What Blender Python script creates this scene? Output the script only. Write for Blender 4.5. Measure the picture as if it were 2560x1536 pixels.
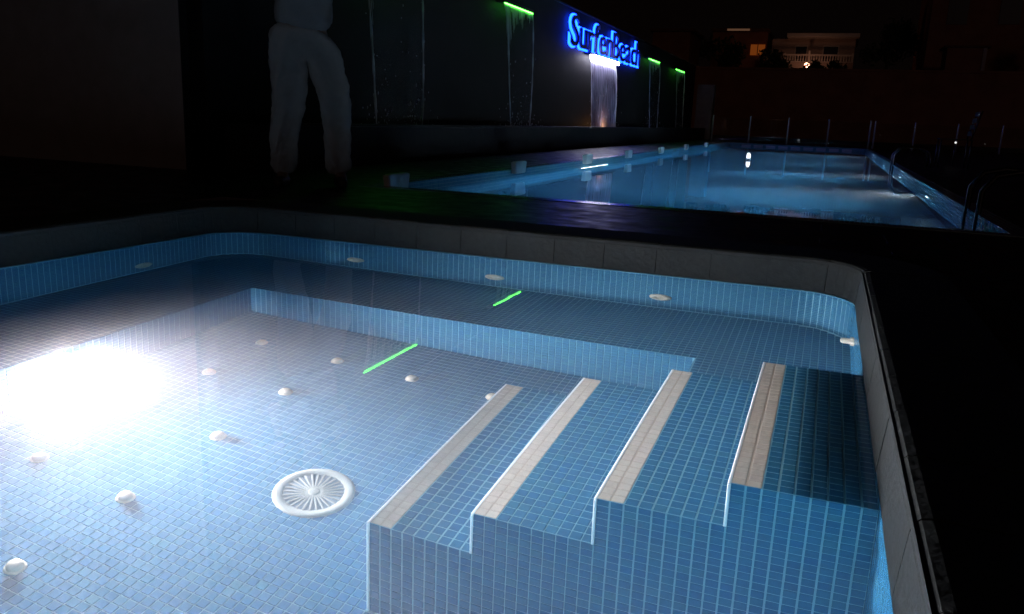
import bpy, bmesh, math, random
import numpy as np
from mathutils import Vector, Matrix

random.seed(7)
rng = np.random.default_rng(11)
S = bpy.context.scene
for o in list(bpy.data.objects):
    bpy.data.objects.remove(o)
C = S.collection
rad = math.radians

# ------------------------------------------------------------------ camera
CAM_H = 0.65
cam_d = bpy.data.cameras.new('camera')
cam = bpy.data.objects.new('camera', cam_d)
C.objects.link(cam)
cam_d.sensor_width = 36.0
cam_d.lens = 36.0 * 2021.2 / 2560.0
cam_d.clip_start, cam_d.clip_end = 0.05, 2000.0
c_r = Vector((0.93165909, 0.36120019, 0.0393162))
c_u = Vector((-0.1185076, 0.19980067, 0.97264364))
c_f = Vector((-0.34346366, 0.91083155, -0.22895108))
cam.matrix_world = Matrix(((c_r.x, c_u.x, -c_f.x, 0), (c_r.y, c_u.y, -c_f.y, 0),
                           (c_r.z, c_u.z, -c_f.z, CAM_H), (0, 0, 0, 1)))
S.camera = cam

# ------------------------------------------------------------------ world (night sky)
W = bpy.data.worlds.new('World')
S.world = W
W.use_nodes = True
nt = W.node_tree
nt.nodes.clear()
sky = nt.nodes.new('ShaderNodeTexSky')
sky.sky_type = 'NISHITA'
sky.sun_disc = False
sky.sun_elevation = rad(9)
sky.sun_rotation = rad(165)
b1 = nt.nodes.new('ShaderNodeBackground')
b1.inputs[1].default_value = 0.00002
nt.links.new(sky.outputs[0], b1.inputs[0])
b2 = nt.nodes.new('ShaderNodeBackground')            # town glow on a black sky
b2.inputs[0].default_value = (1.0, 0.50, 0.45, 1)
b2.inputs[1].default_value = 0.0010
ad = nt.nodes.new('ShaderNodeAddShader')
wo = nt.nodes.new('ShaderNodeOutputWorld')
nt.links.new(b1.outputs[0], ad.inputs[0])
nt.links.new(b2.outputs[0], ad.inputs[1])
nt.links.new(ad.outputs[0], wo.inputs[0])

# faint low town light from behind the photographer
sun_d = bpy.data.lights.new('sun', 'SUN')
sun_d.energy = 0.019
sun_d.angle = rad(4)
sun_d.color = (1.0, 0.62, 0.48)
sun = bpy.data.objects.new('sun', sun_d)
C.objects.link(sun)
_az = rad(165)
_d = Vector((math.sin(_az) * math.cos(rad(9)), math.cos(_az) * math.cos(rad(9)), math.sin(rad(9))))
sun.rotation_euler = _d.to_track_quat('Z', 'Y').to_euler()

S.view_settings.view_transform = 'Standard'
S.view_settings.look = 'None'
S.view_settings.exposure = 0.32
S.view_settings.gamma = 1.0
S.view_settings.use_curve_mapping = False
cy = S.cycles
cy.use_denoising = True
cy.max_bounces = 14
cy.diffuse_bounces = 5
cy.glossy_bounces = 5
cy.transmission_bounces = 10
cy.transparent_max_bounces = 16
cy.volume_bounces = 2
cy.caustics_reflective = True
cy.caustics_refractive = True
cy.blur_glossy = 0.3
cy.sample_clamp_indirect = 0.0
cy.use_guiding = True
cy.use_surface_guiding = True
cy.use_volume_guiding = False

# ------------------------------------------------------------------ materials
def mat(name):
    m = bpy.data.materials.new(name)
    m.use_nodes = True
    n = m.node_tree
    return m, n, n.nodes['Principled BSDF'], n.nodes['Material Output']

def simple(name, col, rough=0.5, metal=0.0, spec=0.5, bump=0.0, bscale=20.0, var=0.0):
    m, n, p, o = mat(name)
    p.inputs['Base Color'].default_value = (*col, 1)
    p.inputs['Roughness'].default_value = rough
    p.inputs['Metallic'].default_value = metal
    p.inputs['Specular IOR Level'].default_value = spec
    if bump or var:
        tc = n.nodes.new('ShaderNodeTexCoord')
        no = n.nodes.new('ShaderNodeTexNoise')
        no.inputs['Scale'].default_value = bscale
        no.inputs['Detail'].default_value = 6
        n.links.new(tc.outputs['Object'], no.inputs['Vector'])
        if bump:
            bp = n.nodes.new('ShaderNodeBump')
            bp.inputs['Strength'].default_value = bump
            bp.inputs['Distance'].default_value = 0.01
            n.links.new(no.outputs[0], bp.inputs['Height'])
            n.links.new(bp.outputs[0], p.inputs['Normal'])
        if var:
            mx = n.nodes.new('ShaderNodeMix')
            mx.data_type = 'RGBA'
            mx.inputs['A'].default_value = (*[c * (1 - var) for c in col], 1)
            mx.inputs['B'].default_value = (*[min(1, c * (1 + var)) for c in col], 1)
            n.links.new(no.outputs[0], mx.inputs['Factor'])
            n.links.new(mx.outputs['Result'], p.inputs['Base Color'])
    return m

def emit(name, col, strength):
    m = bpy.data.materials.new(name)
    m.use_nodes = True
    n = m.node_tree
    n.nodes.clear()
    e = n.nodes.new('ShaderNodeEmission')
    e.inputs[0].default_value = (*col, 1)
    e.inputs[1].default_value = strength
    o = n.nodes.new('ShaderNodeOutputMaterial')
    n.links.new(e.outputs[0], o.inputs[0])
    return m

def beam(name, col, strength, power, cutoff=False):
    """lamp lens whose light leaves mostly straight ahead, as from a reflector"""
    m = emit(name, col, strength)
    n = m.node_tree
    e = [k for k in n.nodes if k.type == 'EMISSION'][0]
    g = n.nodes.new('ShaderNodeNewGeometry')
    d = n.nodes.new('ShaderNodeVectorMath'); d.operation = 'DOT_PRODUCT'
    n.links.new(g.outputs['Incoming'], d.inputs[0]); n.links.new(g.outputs['True Normal'], d.inputs[1])
    a = n.nodes.new('ShaderNodeMath'); a.operation = 'ABSOLUTE'
    p = n.nodes.new('ShaderNodeMath'); p.operation = 'POWER'; p.inputs[1].default_value = power
    fl = n.nodes.new('ShaderNodeMath'); fl.operation = 'MAXIMUM'; fl.inputs[1].default_value = 0.006
    k = n.nodes.new('ShaderNodeMath'); k.operation = 'MULTIPLY'; k.inputs[1].default_value = strength
    n.links.new(d.outputs['Value'], a.inputs[0]); n.links.new(a.outputs[0], p.inputs[0])
    n.links.new(p.outputs[0], fl.inputs[0]); n.links.new(fl.outputs[0], k.inputs[0])
    if cutoff:                                         # fan lens: little light is thrown straight down
        sx = n.nodes.new('ShaderNodeSeparateXYZ')
        n.links.new(g.outputs['Incoming'], sx.inputs[0])
        mr = n.nodes.new('ShaderNodeMapRange'); mr.interpolation_type = 'SMOOTHSTEP'
        mr.inputs['From Min'].default_value = -0.47; mr.inputs['From Max'].default_value = 0.02
        mr.inputs['To Min'].default_value = 0.012; mr.inputs['To Max'].default_value = 1.0
        n.links.new(sx.outputs['Z'], mr.inputs['Value'])
        k2 = n.nodes.new('ShaderNodeMath'); k2.operation = 'MULTIPLY'
        n.links.new(k.outputs[0], k2.inputs[0]); n.links.new(mr.outputs[0], k2.inputs[1])
        k = k2
    n.links.new(k.outputs[0], e.inputs[1])
    return m

def tile_material(name, stops, rough=0.22):
    """glazed mosaic: every tile its own tone (random per object and per mesh island)"""
    m, n, p, o = mat(name)
    oi = n.nodes.new('ShaderNodeObjectInfo')
    ge = n.nodes.new('ShaderNodeNewGeometry')
    a = n.nodes.new('ShaderNodeMath'); a.operation = 'ADD'
    f = n.nodes.new('ShaderNodeMath'); f.operation = 'FRACT'
    n.links.new(oi.outputs['Random'], a.inputs[0])
    n.links.new(ge.outputs['Random Per Island'], a.inputs[1])
    n.links.new(a.outputs[0], f.inputs[0])
    cr = n.nodes.new('ShaderNodeValToRGB')
    cr.color_ramp.interpolation = 'LINEAR'
    els = cr.color_ramp.elements
    while len(els) < len(stops):
        els.new(0.5)
    for e, (pos, c) in zip(els, stops):
        e.position = pos
        e.color = (*c, 1)
    n.links.new(f.outputs[0], cr.inputs[0])
    tc = n.nodes.new('ShaderNodeTexCoord')
    no = n.nodes.new('ShaderNodeTexNoise')
    no.inputs['Scale'].default_value = 60
    n.links.new(ge.outputs['Position'], no.inputs['Vector'])
    mx = n.nodes.new('ShaderNodeMix'); mx.data_type = 'RGBA'; mx.blend_type = 'MULTIPLY'
    mx.inputs['Factor'].default_value = 0.35
    n.links.new(cr.outputs[0], mx.inputs['A'])
    n.links.new(no.outputs[1], mx.inputs['B'])
    hs = n.nodes.new('ShaderNodeHueSaturation')
    hs.inputs['Value'].default_value = 1.15
    n.links.new(mx.outputs['Result'], hs.inputs['Color'])
    n.links.new(cr.outputs[0], mx.inputs['A'])
    mono = n.nodes.new('ShaderNodeRGBToBW')
    n.links.new(no.outputs[1], mono.inputs[0])
    n.links.new(mono.outputs[0], mx.inputs['B'])
    n.links.new(hs.outputs[0], p.inputs['Base Color'])
    p.inputs['Roughness'].default_value = rough
    p.inputs['Specular IOR Level'].default_value = 0.25
    return m

M = {}
M['tile'] = tile_material('blue mosaic', [(0.0, (0.025, 0.138, 0.255)), (0.35, (0.030, 0.150, 0.262)),
                                          (0.6, (0.035, 0.164, 0.262)), (0.85, (0.024, 0.140, 0.270)), (1.0, (0.044, 0.178, 0.258))])
M['nosing'] = tile_material('pale nosing mosaic', [(0.0, (0.56, 0.47, 0.38)), (0.5, (0.62, 0.53, 0.43)), (1.0, (0.59, 0.48, 0.40))], 0.5)
M['grout'] = simple('pale grout', (0.19, 0.39, 0.47), 0.8, bump=0.2, bscale=200, var=0.12)
M['stone'] = simple('grey coping stone', (0.040, 0.043, 0.040), 0.85, bump=0.35, bscale=45, var=0.3)
M['mortar'] = simple('mortar', (0.035, 0.036, 0.035), 0.9)
M['white'] = simple('white plastic', (0.80, 0.78, 0.72), 0.35, var=0.06, bscale=8)
M['beige'] = simple('beige plastic', (0.46, 0.40, 0.31), 0.45, var=0.08, bscale=9)
M['cream'] = simple('cream plastic', (0.30, 0.31, 0.28), 0.6, var=0.1, bscale=14)
M['nosegrout'] = simple('beige grout', (0.50, 0.40, 0.31), 0.9)
M['trim'] = simple('white edge trim', (0.85, 0.86, 0.84), 0.4)
M['chrome'] = simple('polished steel', (0.07, 0.07, 0.075), 0.4, 1.0)
M['darkmetal'] = simple('dark metal', (0.03, 0.03, 0.035), 0.4, 0.6)
M['blackstone'] = simple('black wall stone', (0.006, 0.006, 0.007), 0.7, bump=0.3, bscale=3, var=0.3, spec=0.12)
M['lipstone'] = simple('dark trough stone', (0.013, 0.013, 0.017), 0.6, spec=0.2, bump=0.3, bscale=8, var=0.3)
M['plaster'] = simple('brown plaster', (0.25, 0.21, 0.20), 0.9, bump=0.4, bscale=6, var=0.25)
M['hillwall'] = simple('reddish render', (0.30, 0.12, 0.07), 0.9, bump=0.3, bscale=1.5, var=0.45)
M['farwall'] = simple('pale house render', (0.42, 0.34, 0.30), 0.9, var=0.2, bscale=1.2)
M['farwhite'] = simple('white painted trim', (0.62, 0.58, 0.54), 0.7)
M['farroof'] = simple('tile roof', (0.15, 0.07, 0.045), 0.9, var=0.4, bscale=4)
M['leaf'] = simple('dark leaves', (0.035, 0.055, 0.02), 0.6, var=0.4, bscale=5)
M['bark'] = simple('bark', (0.06, 0.045, 0.035), 0.9, bump=0.5, bscale=10)
M['soil'] = simple('dry ground', (0.05, 0.035, 0.025), 0.95, bump=0.4, bscale=0.8, var=0.4)

def deck_material():
    m, n, p, o = mat('dark deck pavers')
    tc = n.nodes.new('ShaderNodeTexCoord')
    br = n.nodes.new('ShaderNodeTexBrick')
    br.inputs['Scale'].default_value = 1.0
    br.inputs['Brick Width'].default_value = 0.6
    br.inputs['Row Height'].default_value = 0.3
    br.inputs['Mortar Size'].default_value = 0.006
    br.inputs['Color1'].default_value = (0.012, 0.012, 0.013, 1)
    br.inputs['Color2'].default_value = (0.020, 0.019, 0.019, 1)
    br.inputs['Mortar'].default_value = (0.006, 0.006, 0.006, 1)
    n.links.new(tc.outputs['Object'], br.inputs['Vector'])
    n.links.new(br.outputs[0], p.inputs['Base Color'])
    no = n.nodes.new('ShaderNodeTexNoise')
    no.inputs['Scale'].default_value = 7
    no.inputs['Detail'].default_value = 8
    n.links.new(tc.outputs['Object'], no.inputs['Vector'])
    mr = n.nodes.new('ShaderNodeMapRange')
    mr.inputs['From Min'].default_value = 0.35
    mr.inputs['From Max'].default_value = 0.7
    mr.inputs['To Min'].default_value = 0.35
    mr.inputs['To Max'].default_value = 0.6
    n.links.new(no.outputs[0], mr.inputs['Value'])
    n.links.new(mr.outputs[0], p.inputs['Roughness'])
    ma = n.nodes.new('ShaderNodeMath'); ma.operation = 'MULTIPLY_ADD'
    ma.inputs[1].default_value = -1.0
    n.links.new(br.outputs['Fac'], ma.inputs[0])
    n.links.new(no.outputs[0], ma.inputs[2])
    bp = n.nodes.new('ShaderNodeBump')
    bp.inputs['Strength'].default_value = 0.6
    bp.inputs['Distance'].default_value = 0.01
    n.links.new(ma.outputs[0], bp.inputs['Height'])
    n.links.new(bp.outputs[0], p.inputs['Normal'])
    p.inputs['Specular IOR Level'].default_value = 0.12
    return m
M['deck'] = deck_material()

def lap_tile():
    m, n, p, o = mat('lap pool mosaic')
    tc = n.nodes.new('ShaderNodeTexCoord')
    ge = n.nodes.new('ShaderNodeNewGeometry')
    no = n.nodes.new('ShaderNodeTexNoise')
    no.inputs['Scale'].default_value = 4
    vo = n.nodes.new('ShaderNodeTexVoronoi')
    vo.feature = 'F1'; vo.distance = 'CHEBYCHEV'
    vo.inputs['Scale'].default_value = 36
    vo.inputs['Randomness'].default_value = 0.0
    n.links.new(tc.outputs['Object'], vo.inputs['Vector'])
    cr = n.nodes.new('ShaderNodeValToRGB')
    cr.color_ramp.elements[0].color = (0.025, 0.15, 0.25, 1)
    cr.color_ramp.elements[1].color = (0.05, 0.20, 0.27, 1)
    bw = n.nodes.new('ShaderNodeRGBToBW')
    n.links.new(vo.outputs['Color'], bw.inputs[0])
    n.links.new(bw.outputs[0], cr.inputs[0])
    lt = n.nodes.new('ShaderNodeMath'); lt.operation = 'GREATER_THAN'
    lt.inputs[1].default_value = 0.46
    n.links.new(vo.outputs['Distance'], lt.inputs[0])
    mx = n.nodes.new('ShaderNodeMix'); mx.data_type = 'RGBA'
    mx.inputs['B'].default_value = (0.2, 0.34, 0.38, 1)
    n.links.new(lt.outputs[0], mx.inputs['Factor'])
    n.links.new(cr.outputs[0], mx.inputs['A'])
    n.links.new(mx.outputs['Result'], p.inputs['Base Color'])
    p.inputs['Roughness'].default_value = 0.25
    return m
M['laptile'] = lap_tile()

def water_material(name, density, absorb, bump, bscale):
    m = bpy.data.materials.new(name)
    m.use_nodes = True
    n = m.node_tree
    n.nodes.clear()
    o = n.nodes.new('ShaderNodeOutputMaterial')
    g = n.nodes.new('ShaderNodeBsdfGlass')
    g.inputs['IOR'].default_value = 1.33
    g.inputs['Roughness'].default_value = 0.0
    g.inputs['Color'].default_value = (1, 1, 1, 1)
    n.links.new(g.outputs[0], o.inputs['Surface'])
    if bump:
        tc = n.nodes.new('ShaderNodeTexCoord')
        no = n.nodes.new('ShaderNodeTexNoise')
        no.inputs['Scale'].default_value = bscale
        no.inputs['Detail'].default_value = 2
        n.links.new(tc.outputs['Object'], no.inputs['Vector'])
        bp = n.nodes.new('ShaderNodeBump')
        bp.inputs['Strength'].default_value = bump
        bp.inputs['Distance'].default_value = 0.02
        n.links.new(no.outputs[0], bp.inputs['Height'])
        n.links.new(bp.outputs[0], g.inputs['Normal'])
    ad = n.nodes.new('ShaderNodeAddShader')
    vs = n.nodes.new('ShaderNodeVolumeScatter')
    vs.inputs['Color'].default_value = (1.0, 0.97, 1.0, 1)
    vs.inputs['Density'].default_value = density
    vs.inputs['Anisotropy'].default_value = 0.35
    va = n.nodes.new('ShaderNodeVolumeAbsorption')
    va.inputs['Color'].default_value = absorb[1]
    va.inputs['Density'].default_value = absorb[0]
    n.links.new(vs.outputs[0], ad.inputs[0])
    n.links.new(va.outputs[0], ad.inputs[1])
    n.links.new(ad.outputs[0], o.inputs['Volume'])
    return m
M['spawater'] = water_material('spa water', 0.058, (0.10, (0.20, 0.75, 1.0, 1)), 0.007, 4.0)
M['lapwater'] = water_material('lap pool water', 0.05, (0.25, (0.15, 0.65, 1.0, 1)), 0.03, 3.0)

def sheet_material(name, lo, hi, col=(0.85, 0.85, 0.95), stretch=(1, 9, 0.8)):
    m = bpy.data.materials.new(name)
    m.use_nodes = True
    n = m.node_tree
    n.nodes.clear()
    o = n.nodes.new('ShaderNodeOutputMaterial')
    tr = n.nodes.new('ShaderNodeBsdfTransparent')
    tl = n.nodes.new('ShaderNodeBsdfTranslucent')
    tl.inputs[0].default_value = (*col, 1)
    df = n.nodes.new('ShaderNodeBsdfDiffuse')
    df.inputs[0].default_value = (*col, 1)
    gl = n.nodes.new('ShaderNodeBsdfGlossy')
    gl.inputs['Roughness'].default_value = 0.15
    m1 = n.nodes.new('ShaderNodeMixShader')
    m1.inputs[0].default_value = 0.5
    n.links.new(tl.outputs[0], m1.inputs[1]); n.links.new(df.outputs[0], m1.inputs[2])
    m0 = n.nodes.new('ShaderNodeMixShader')
    m0.inputs[0].default_value = 0.2
    n.links.new(m1.outputs[0], m0.inputs[1]); n.links.new(gl.outputs[0], m0.inputs[2])
    tc = n.nodes.new('ShaderNodeTexCoord')
    mp = n.nodes.new('ShaderNodeMapping')
    mp.inputs['Scale'].default_value = stretch
    n.links.new(tc.outputs['Object'], mp.inputs[0])
    no = n.nodes.new('ShaderNodeTexNoise')
    no.inputs['Scale'].default_value = 2.2
    no.inputs['Detail'].default_value = 6
    n.links.new(mp.outputs[0], no.inputs['Vector'])
    mr = n.nodes.new('ShaderNodeMapRange')
    mr.inputs['From Min'].default_value = 0.35
    mr.inputs['From Max'].default_value = 0.72
    mr.inputs['To Min'].default_value = lo
    mr.inputs['To Max'].default_value = hi
    n.links.new(no.outputs[0], mr.inputs['Value'])
    m2 = n.nodes.new('ShaderNodeMixShader')
    n.links.new(mr.outputs[0], m2.inputs[0])
    n.links.new(tr.outputs[0], m2.inputs[1]); n.links.new(m0.outputs[0], m2.inputs[2])
    n.links.new(m2.outputs[0], o.inputs[0])
    return m
M['sheet'] = sheet_material('thin water sheet', 0.0, 0.16)
M['foamsheet'] = sheet_material('aerated water sheet', 0.30, 1.0, (0.68, 0.66, 0.97), (1, 8, 1.1))
M['strand'] = sheet_material('water strand', 0.35, 0.8)
M['glass'] = None
def glass_panel():
    m, n, p, o = mat('fence glass')
    n.nodes.remove(p)
    tr = n.nodes.new('ShaderNodeBsdfTransparent')
    tr.inputs[0].default_value = (0.9, 0.93, 0.92, 1)
    gl = n.nodes.new('ShaderNodeBsdfGlossy')
    gl.inputs['Roughness'].default_value = 0.02
    fr = n.nodes.new('ShaderNodeFresnel')
    mx = n.nodes.new('ShaderNodeMixShader')
    n.links.new(fr.outputs[0], mx.inputs[0])
    n.links.new(tr.outputs[0], mx.inputs[1]); n.links.new(gl.outputs[0], mx.inputs[2])
    n.links.new(mx.outputs[0], o.inputs[0])
    return m
M['glass'] = glass_panel()

# ------------------------------------------------------------------ helpers
def link(o, parent=None):
    C.objects.link(o)
    if parent is not None:
        o.parent = parent
    return o

def tag(o, label=None, cat=None, group=None, kind=None):
    if label: o['label'] = label
    if cat: o['category'] = cat
    if group: o['group'] = group
    if kind: o['kind'] = kind
    return o

def empty(name, loc, label, cat, group=None):
    o = bpy.data.objects.new(name, None)
    o.location = loc
    o.empty_display_size = 0.1
    link(o)
    return tag(o, label, cat, group)

def bm_obj(name, bm, m, parent=None, smooth=False, kind=None):
    me = bpy.data.meshes.new(name)
    bm.normal_update()
    bm.to_mesh(me)
    bm.free()
    me.materials.append(m)
    if smooth:
        for f in me.polygons: f.use_smooth = True
    o = bpy.data.objects.new(name, me)
    link(o)
    if parent is not None:
        o.parent = parent
        o.matrix_parent_inverse = Matrix.Translation(-Vector(parent.location)) if parent.type == 'EMPTY' else Matrix.Identity(4)
    if kind: o['kind'] = kind
    return o

def np_obj(name, verts, faces, m, parent=None, kind=None, smooth=False):
    me = bpy.data.meshes.new(name)
    me.from_pydata([tuple(v) for v in verts], [], [tuple(f) for f in faces])
    me.update()
    me.materials.append(m)
    if smooth:
        for f in me.polygons: f.use_smooth = True
    o = bpy.data.objects.new(name, me)
    link(o)
    if parent is not None:
        o.parent = parent
        o.matrix_parent_inverse = Matrix.Translation(-Vector(parent.location)) if parent.type == 'EMPTY' else Matrix.Identity(4)
    if kind: o['kind'] = kind
    return o

def box(bm, x0, x1, y0, y1, z0, z1, bev=0.0):
    r = bmesh.ops.create_cube(bm, size=1.0)
    vs = r['verts']
    for v in vs:
        v.co = Vector(((x0 + x1) / 2 + v.co.x * (x1 - x0), (y0 + y1) / 2 + v.co.y * (y1 - y0), (z0 + z1) / 2 + v.co.z * (z1 - z0)))
    if bev > 0:
        es = list({e for v in vs for e in v.link_edges})
        bmesh.ops.bevel(bm, geom=es, offset=bev, segments=2, profile=0.5, affect='EDGES')

def lathe(bm, prof, seg=24, mtx=None):
    """prof: list of (r, z); surface of revolution about local Z"""
    rings = []
    for r, z in prof:
        if r < 1e-6:
            rings.append([bm.verts.new((0, 0, z))])
        else:
            rings.append([bm.verts.new((r * math.cos(2 * math.pi * k / seg), r * math.sin(2 * math.pi * k / seg), z)) for k in range(seg)])
    new = [v for r in rings for v in r]
    for a, b in zip(rings, rings[1:]):
        for k in range(seg):
            k2 = (k + 1) % seg
            if len(a) == 1 and len(b) == 1: continue
            if len(a) == 1: bm.faces.new((a[0], b[k], b[k2]))
            elif len(b) == 1: bm.faces.new((a[k], b[0], a[k2]))
            else: bm.faces.new((a[k], b[k], b[k2], a[k2]))
    if mtx is not None:
        for v in new: v.co = mtx @ v.co
    return new

def tube(bm, pts, r, seg=8, cap=True):
    pts = [Vector(p) for p in pts]
    rs = r if isinstance(r, (list, tuple)) else [r] * len(pts)
    rings = []
    for i, p in enumerate(pts):
        a = pts[max(i - 1, 0)]; b = pts[min(i + 1, len(pts) - 1)]
        d = (b - a).normalized()
        u = d.cross(Vector((0, 0, 1)))
        if u.length < 1e-3: u = d.cross(Vector((1, 0, 0)))
        u.normalize(); w = d.cross(u)
        rings.append([bm.verts.new(p + rs[i] * (math.cos(2 * math.pi * k / seg) * u + math.sin(2 * math.pi * k / seg) * w)) for k in range(seg)])
    for a, b in zip(rings, rings[1:]):
        for k in range(seg):
            bm.faces.new((a[k], a[(k + 1) % seg], b[(k + 1) % seg], b[k]))
    if cap:
        bm.faces.new(rings[0][::-1]); bm.faces.new(rings[-1])

def orient(loc, normal):
    """matrix taking local +Z to normal at loc"""
    q = Vector(normal).to_track_quat('Z', 'Y')
    return Matrix.Translation(loc) @ q.to_matrix().to_4x4()

# ------------------------------------------------------------------ mosaic machinery
PITCH = 0.0276
HT = (PITCH - 0.0021) / 2
TT = 0.0016
CH = 0.0011
_tv = np.array([(-HT, -HT, -0.001), (HT, -HT, -0.001), (HT, HT, -0.001), (-HT, HT, -0.001),
                (-HT + CH, -HT + CH, TT), (HT - CH, -HT + CH, TT), (HT - CH, HT - CH, TT), (-HT + CH, HT - CH, TT)])
_tf = np.array([(4, 5, 6, 7), (0, 1, 5, 4), (1, 2, 6, 5), (2, 3, 7, 6), (3, 0, 4, 7)])

def tile_mesh(m):
    me = bpy.data.meshes.new('tile')
    me.from_pydata([tuple(v) for v in _tv], [], [tuple(int(i) for i in f) for f in _tf])
    me.materials.append(m)
    return me
TILE_ME = tile_mesh(M['tile'])
NOSE_ME = tile_mesh(M['nosing'])

CAMP = np.array([0, 0, CAM_H])
def score(p, n):
    d = CAMP - p
    L = np.linalg.norm(d)
    q = -d
    z = q @ np.array(c_f)
    if z <= 0: return 0
    u = 2021.2 * (q @ np.array(c_r)) / z; v = 2021.2 * (q @ np.array(c_u)) / z
    s = max(0.0, (d @ n) / L) / L ** 2
    return s if abs(u) < 1400 and abs(v) < 880 else s * 0.01

def grid(o, u, v, nu, nv, keep=None, pu=PITCH, pv=PITCH):
    """centres and frames of a tile field"""
    o, u, v = np.array(o, float), np.array(u, float), np.array(v, float)
    n = np.cross(u, v)
    out = []
    for i in range(nu):
        for j in range(nv):
            p = o + u * (i + .5) * pu + v * (j + .5) * pv
            if keep is None or keep(p):
                out.append((p, u, v, n))
    return out

def lay(tiles, parent, name='tile', me=TILE_ME, m=None, limit=300):
    """the tiles that show largest become objects, the rest one joined part"""
    m = m or M['tile']
    sc = [score(t[0], t[3]) for t in tiles]
    order = sorted(range(len(tiles)), key=lambda k: -sc[k])
    base = Vector(parent.location)
    def frame(t):
        p, u, v, n = t
        a, b, c = rng.normal(0, 0.006, 3)
        n2 = n + a * u + b * v
        n2 /= np.linalg.norm(n2)
        u2 = u - n2 * (u @ n2) + c * v
        u2 /= np.linalg.norm(u2)
        v2 = np.cross(n2, u2)
        return p + n * rng.normal(0, 0.00015), u2, v2, n2
    for k in order[:limit]:
        p, u, v, n = frame(tiles[k])
        o = bpy.data.objects.new(name, me)
        C.objects.link(o)
        o.parent = parent
        o.matrix_basis = Matrix(((u[0], v[0], n[0], p[0] - base.x), (u[1], v[1], n[1], p[1] - base.y), (u[2], v[2], n[2], p[2] - base.z), (0, 0, 0, 1)))
    rest = order[limit:]
    if rest:
        V = np.empty((len(rest) * 8, 3)); F = np.empty((len(rest) * 5, 4), int)
        for i, k in enumerate(rest):
            p, u, v, n = frame(tiles[k])
            V[i * 8:i * 8 + 8] = p + _tv[:, :1] * u + _tv[:, 1:2] * v + _tv[:, 2:] * n
            F[i * 5:i * 5 + 5] = _tf + i * 8
        np_obj(name + '_field', V.tolist(), F.tolist(), m, parent, kind='stuff')

# ------------------------------------------------------------------ spa geometry
XL, XR, YN, YB, RC = -2.93, 0.16, 0.30, 3.475, 0.22
ZF, ZB = -0.947, -0.595
XBL, YBF, XBR = -2.335, 2.88, -0.366          # bench fronts
YS0, YS1 = 1.487, 2.350                        # steps, near and far end
SX = [-0.893, -0.632, -0.360, -0.102]
PV = 0.0278
SZ = [ZF + PV * k for k in (13, 19, 26, 33)]
RIM = 0.14

_segs = [((XL, YN + RC), (0, 1), YB - YN - 2 * RC), ((XL + RC, YB), (1, 0), XR - XL - 2 * RC),
         ((XR, YB - RC), (0, -1), YB - YN - 2 * RC), ((XR - RC, YN), (-1, 0), XR - XL - 2 * RC)]
ARC = math.pi / 2 * RC
LOOP = sum(s[2] + ARC for s in _segs)
def path(s, d=0.0):
    """point at arc length s on the spa outline (clockwise from near left), moved d outwards; and inward normal, tangent"""
    s = s % LOOP
    for (p, t, L) in _segs:
        if s <= L:
            inn = (t[1], -t[0])
            return (p[0] + t[0] * s - inn[0] * d, p[1] + t[1] * s - inn[1] * d), inn, t
        s -= L
        if s <= ARC:
            inn = (t[1], -t[0])
            c = (p[0] + t[0] * L + inn[0] * RC, p[1] + t[1] * L + inn[1] * RC)
            a = s / RC
            o = (-inn[0] * math.cos(a) + t[0] * math.sin(a), -inn[1] * math.cos(a) + t[1] * math.sin(a))
            tt = (t[0] * math.cos(a) + inn[0] * math.sin(a), t[1] * math.cos(a) + inn[1] * math.sin(a))
            return (c[0] + o[0] * (RC + d), c[1] + o[1] * (RC + d)), (-o[0], -o[1]), tt
        s -= ARC

def loop_samples():
    out = []
    s = 0.0
    for (p, t, L) in _segs:
        out.append(s)
        out.append(s + L)
        for k in range(1, 12):
            out.append(s + L + ARC * k / 12)
        s += L + ARC
    return out
LS = loop_samples()

def loop_solid(prof):
    """closed ring swept round the outline; prof is a closed polygon of (d, z)"""
    n, k = len(LS), len(prof)
    V = []
    for s in LS:
        for d, z in prof:
            p, _, _ = path(s, d)
            V.append((p[0], p[1], z))
    F = []
    for i in range(n):
        for j in range(k):
            a, b = i * k + j, i * k + (j + 1) % k
            c, e = ((i + 1) % n) * k + (j + 1) % k, ((i + 1) % n) * k + j
            F.append((a, e, c, b))
    return V, F

spa = empty('spa_pool', (-1.4, 1.9, 0.0), 'small blue mosaic spa pool in the foreground with rounded corners', 'pool')
V, F = loop_solid([(0, 0.003), (0.12, 0.003), (0.12, -1.1), (0, -1.1)])
np_obj('wall_bed', V, F, M['grout'], spa)
bm = bmesh.new()
box(bm, XL - 0.05, XR + 0.05, YN - 0.05, YB + 0.05, ZF - 0.15, ZF)
bm_obj('floor_bed', bm, M['grout'], spa)
ft = grid((XBL, 0.9, ZF), (1, 0, 0), (0, 1, 0), 90, 72, lambda p: (p[0] < SX[0] or p[1] < YS0 or p[1] > YS1) and p[1] < YBF and p[0] < XR)
lay(ft, spa, 'floor_tile')
wt = []
ncol = int(LOOP / PITCH)
pw = LOOP / ncol
for i in range(ncol):
    s = (i + .5) * pw
    (x, y), inn, t = path(s)
    if y < 0.7: continue
    on_right = x > XR - 0.001
    nrow = 34 if (on_right and y < YS0) else 21
    for j in range(nrow):
        z = -0.002 - (j + .5) * PITCH
        if on_right and YS0 < y < YS1 and z < SZ[3]: continue
        n = np.array([inn[0], inn[1], 0.0]); u = np.array([-t[0], -t[1], 0.0]); v = np.array([0, 0, 1.0])
        n2 = np.cross(u, v)
        if n2 @ n < 0: u = -u
        wt.append((np.array([x, y, z]), u, v, n))
lay(wt, spa, 'wall_tile')

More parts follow.
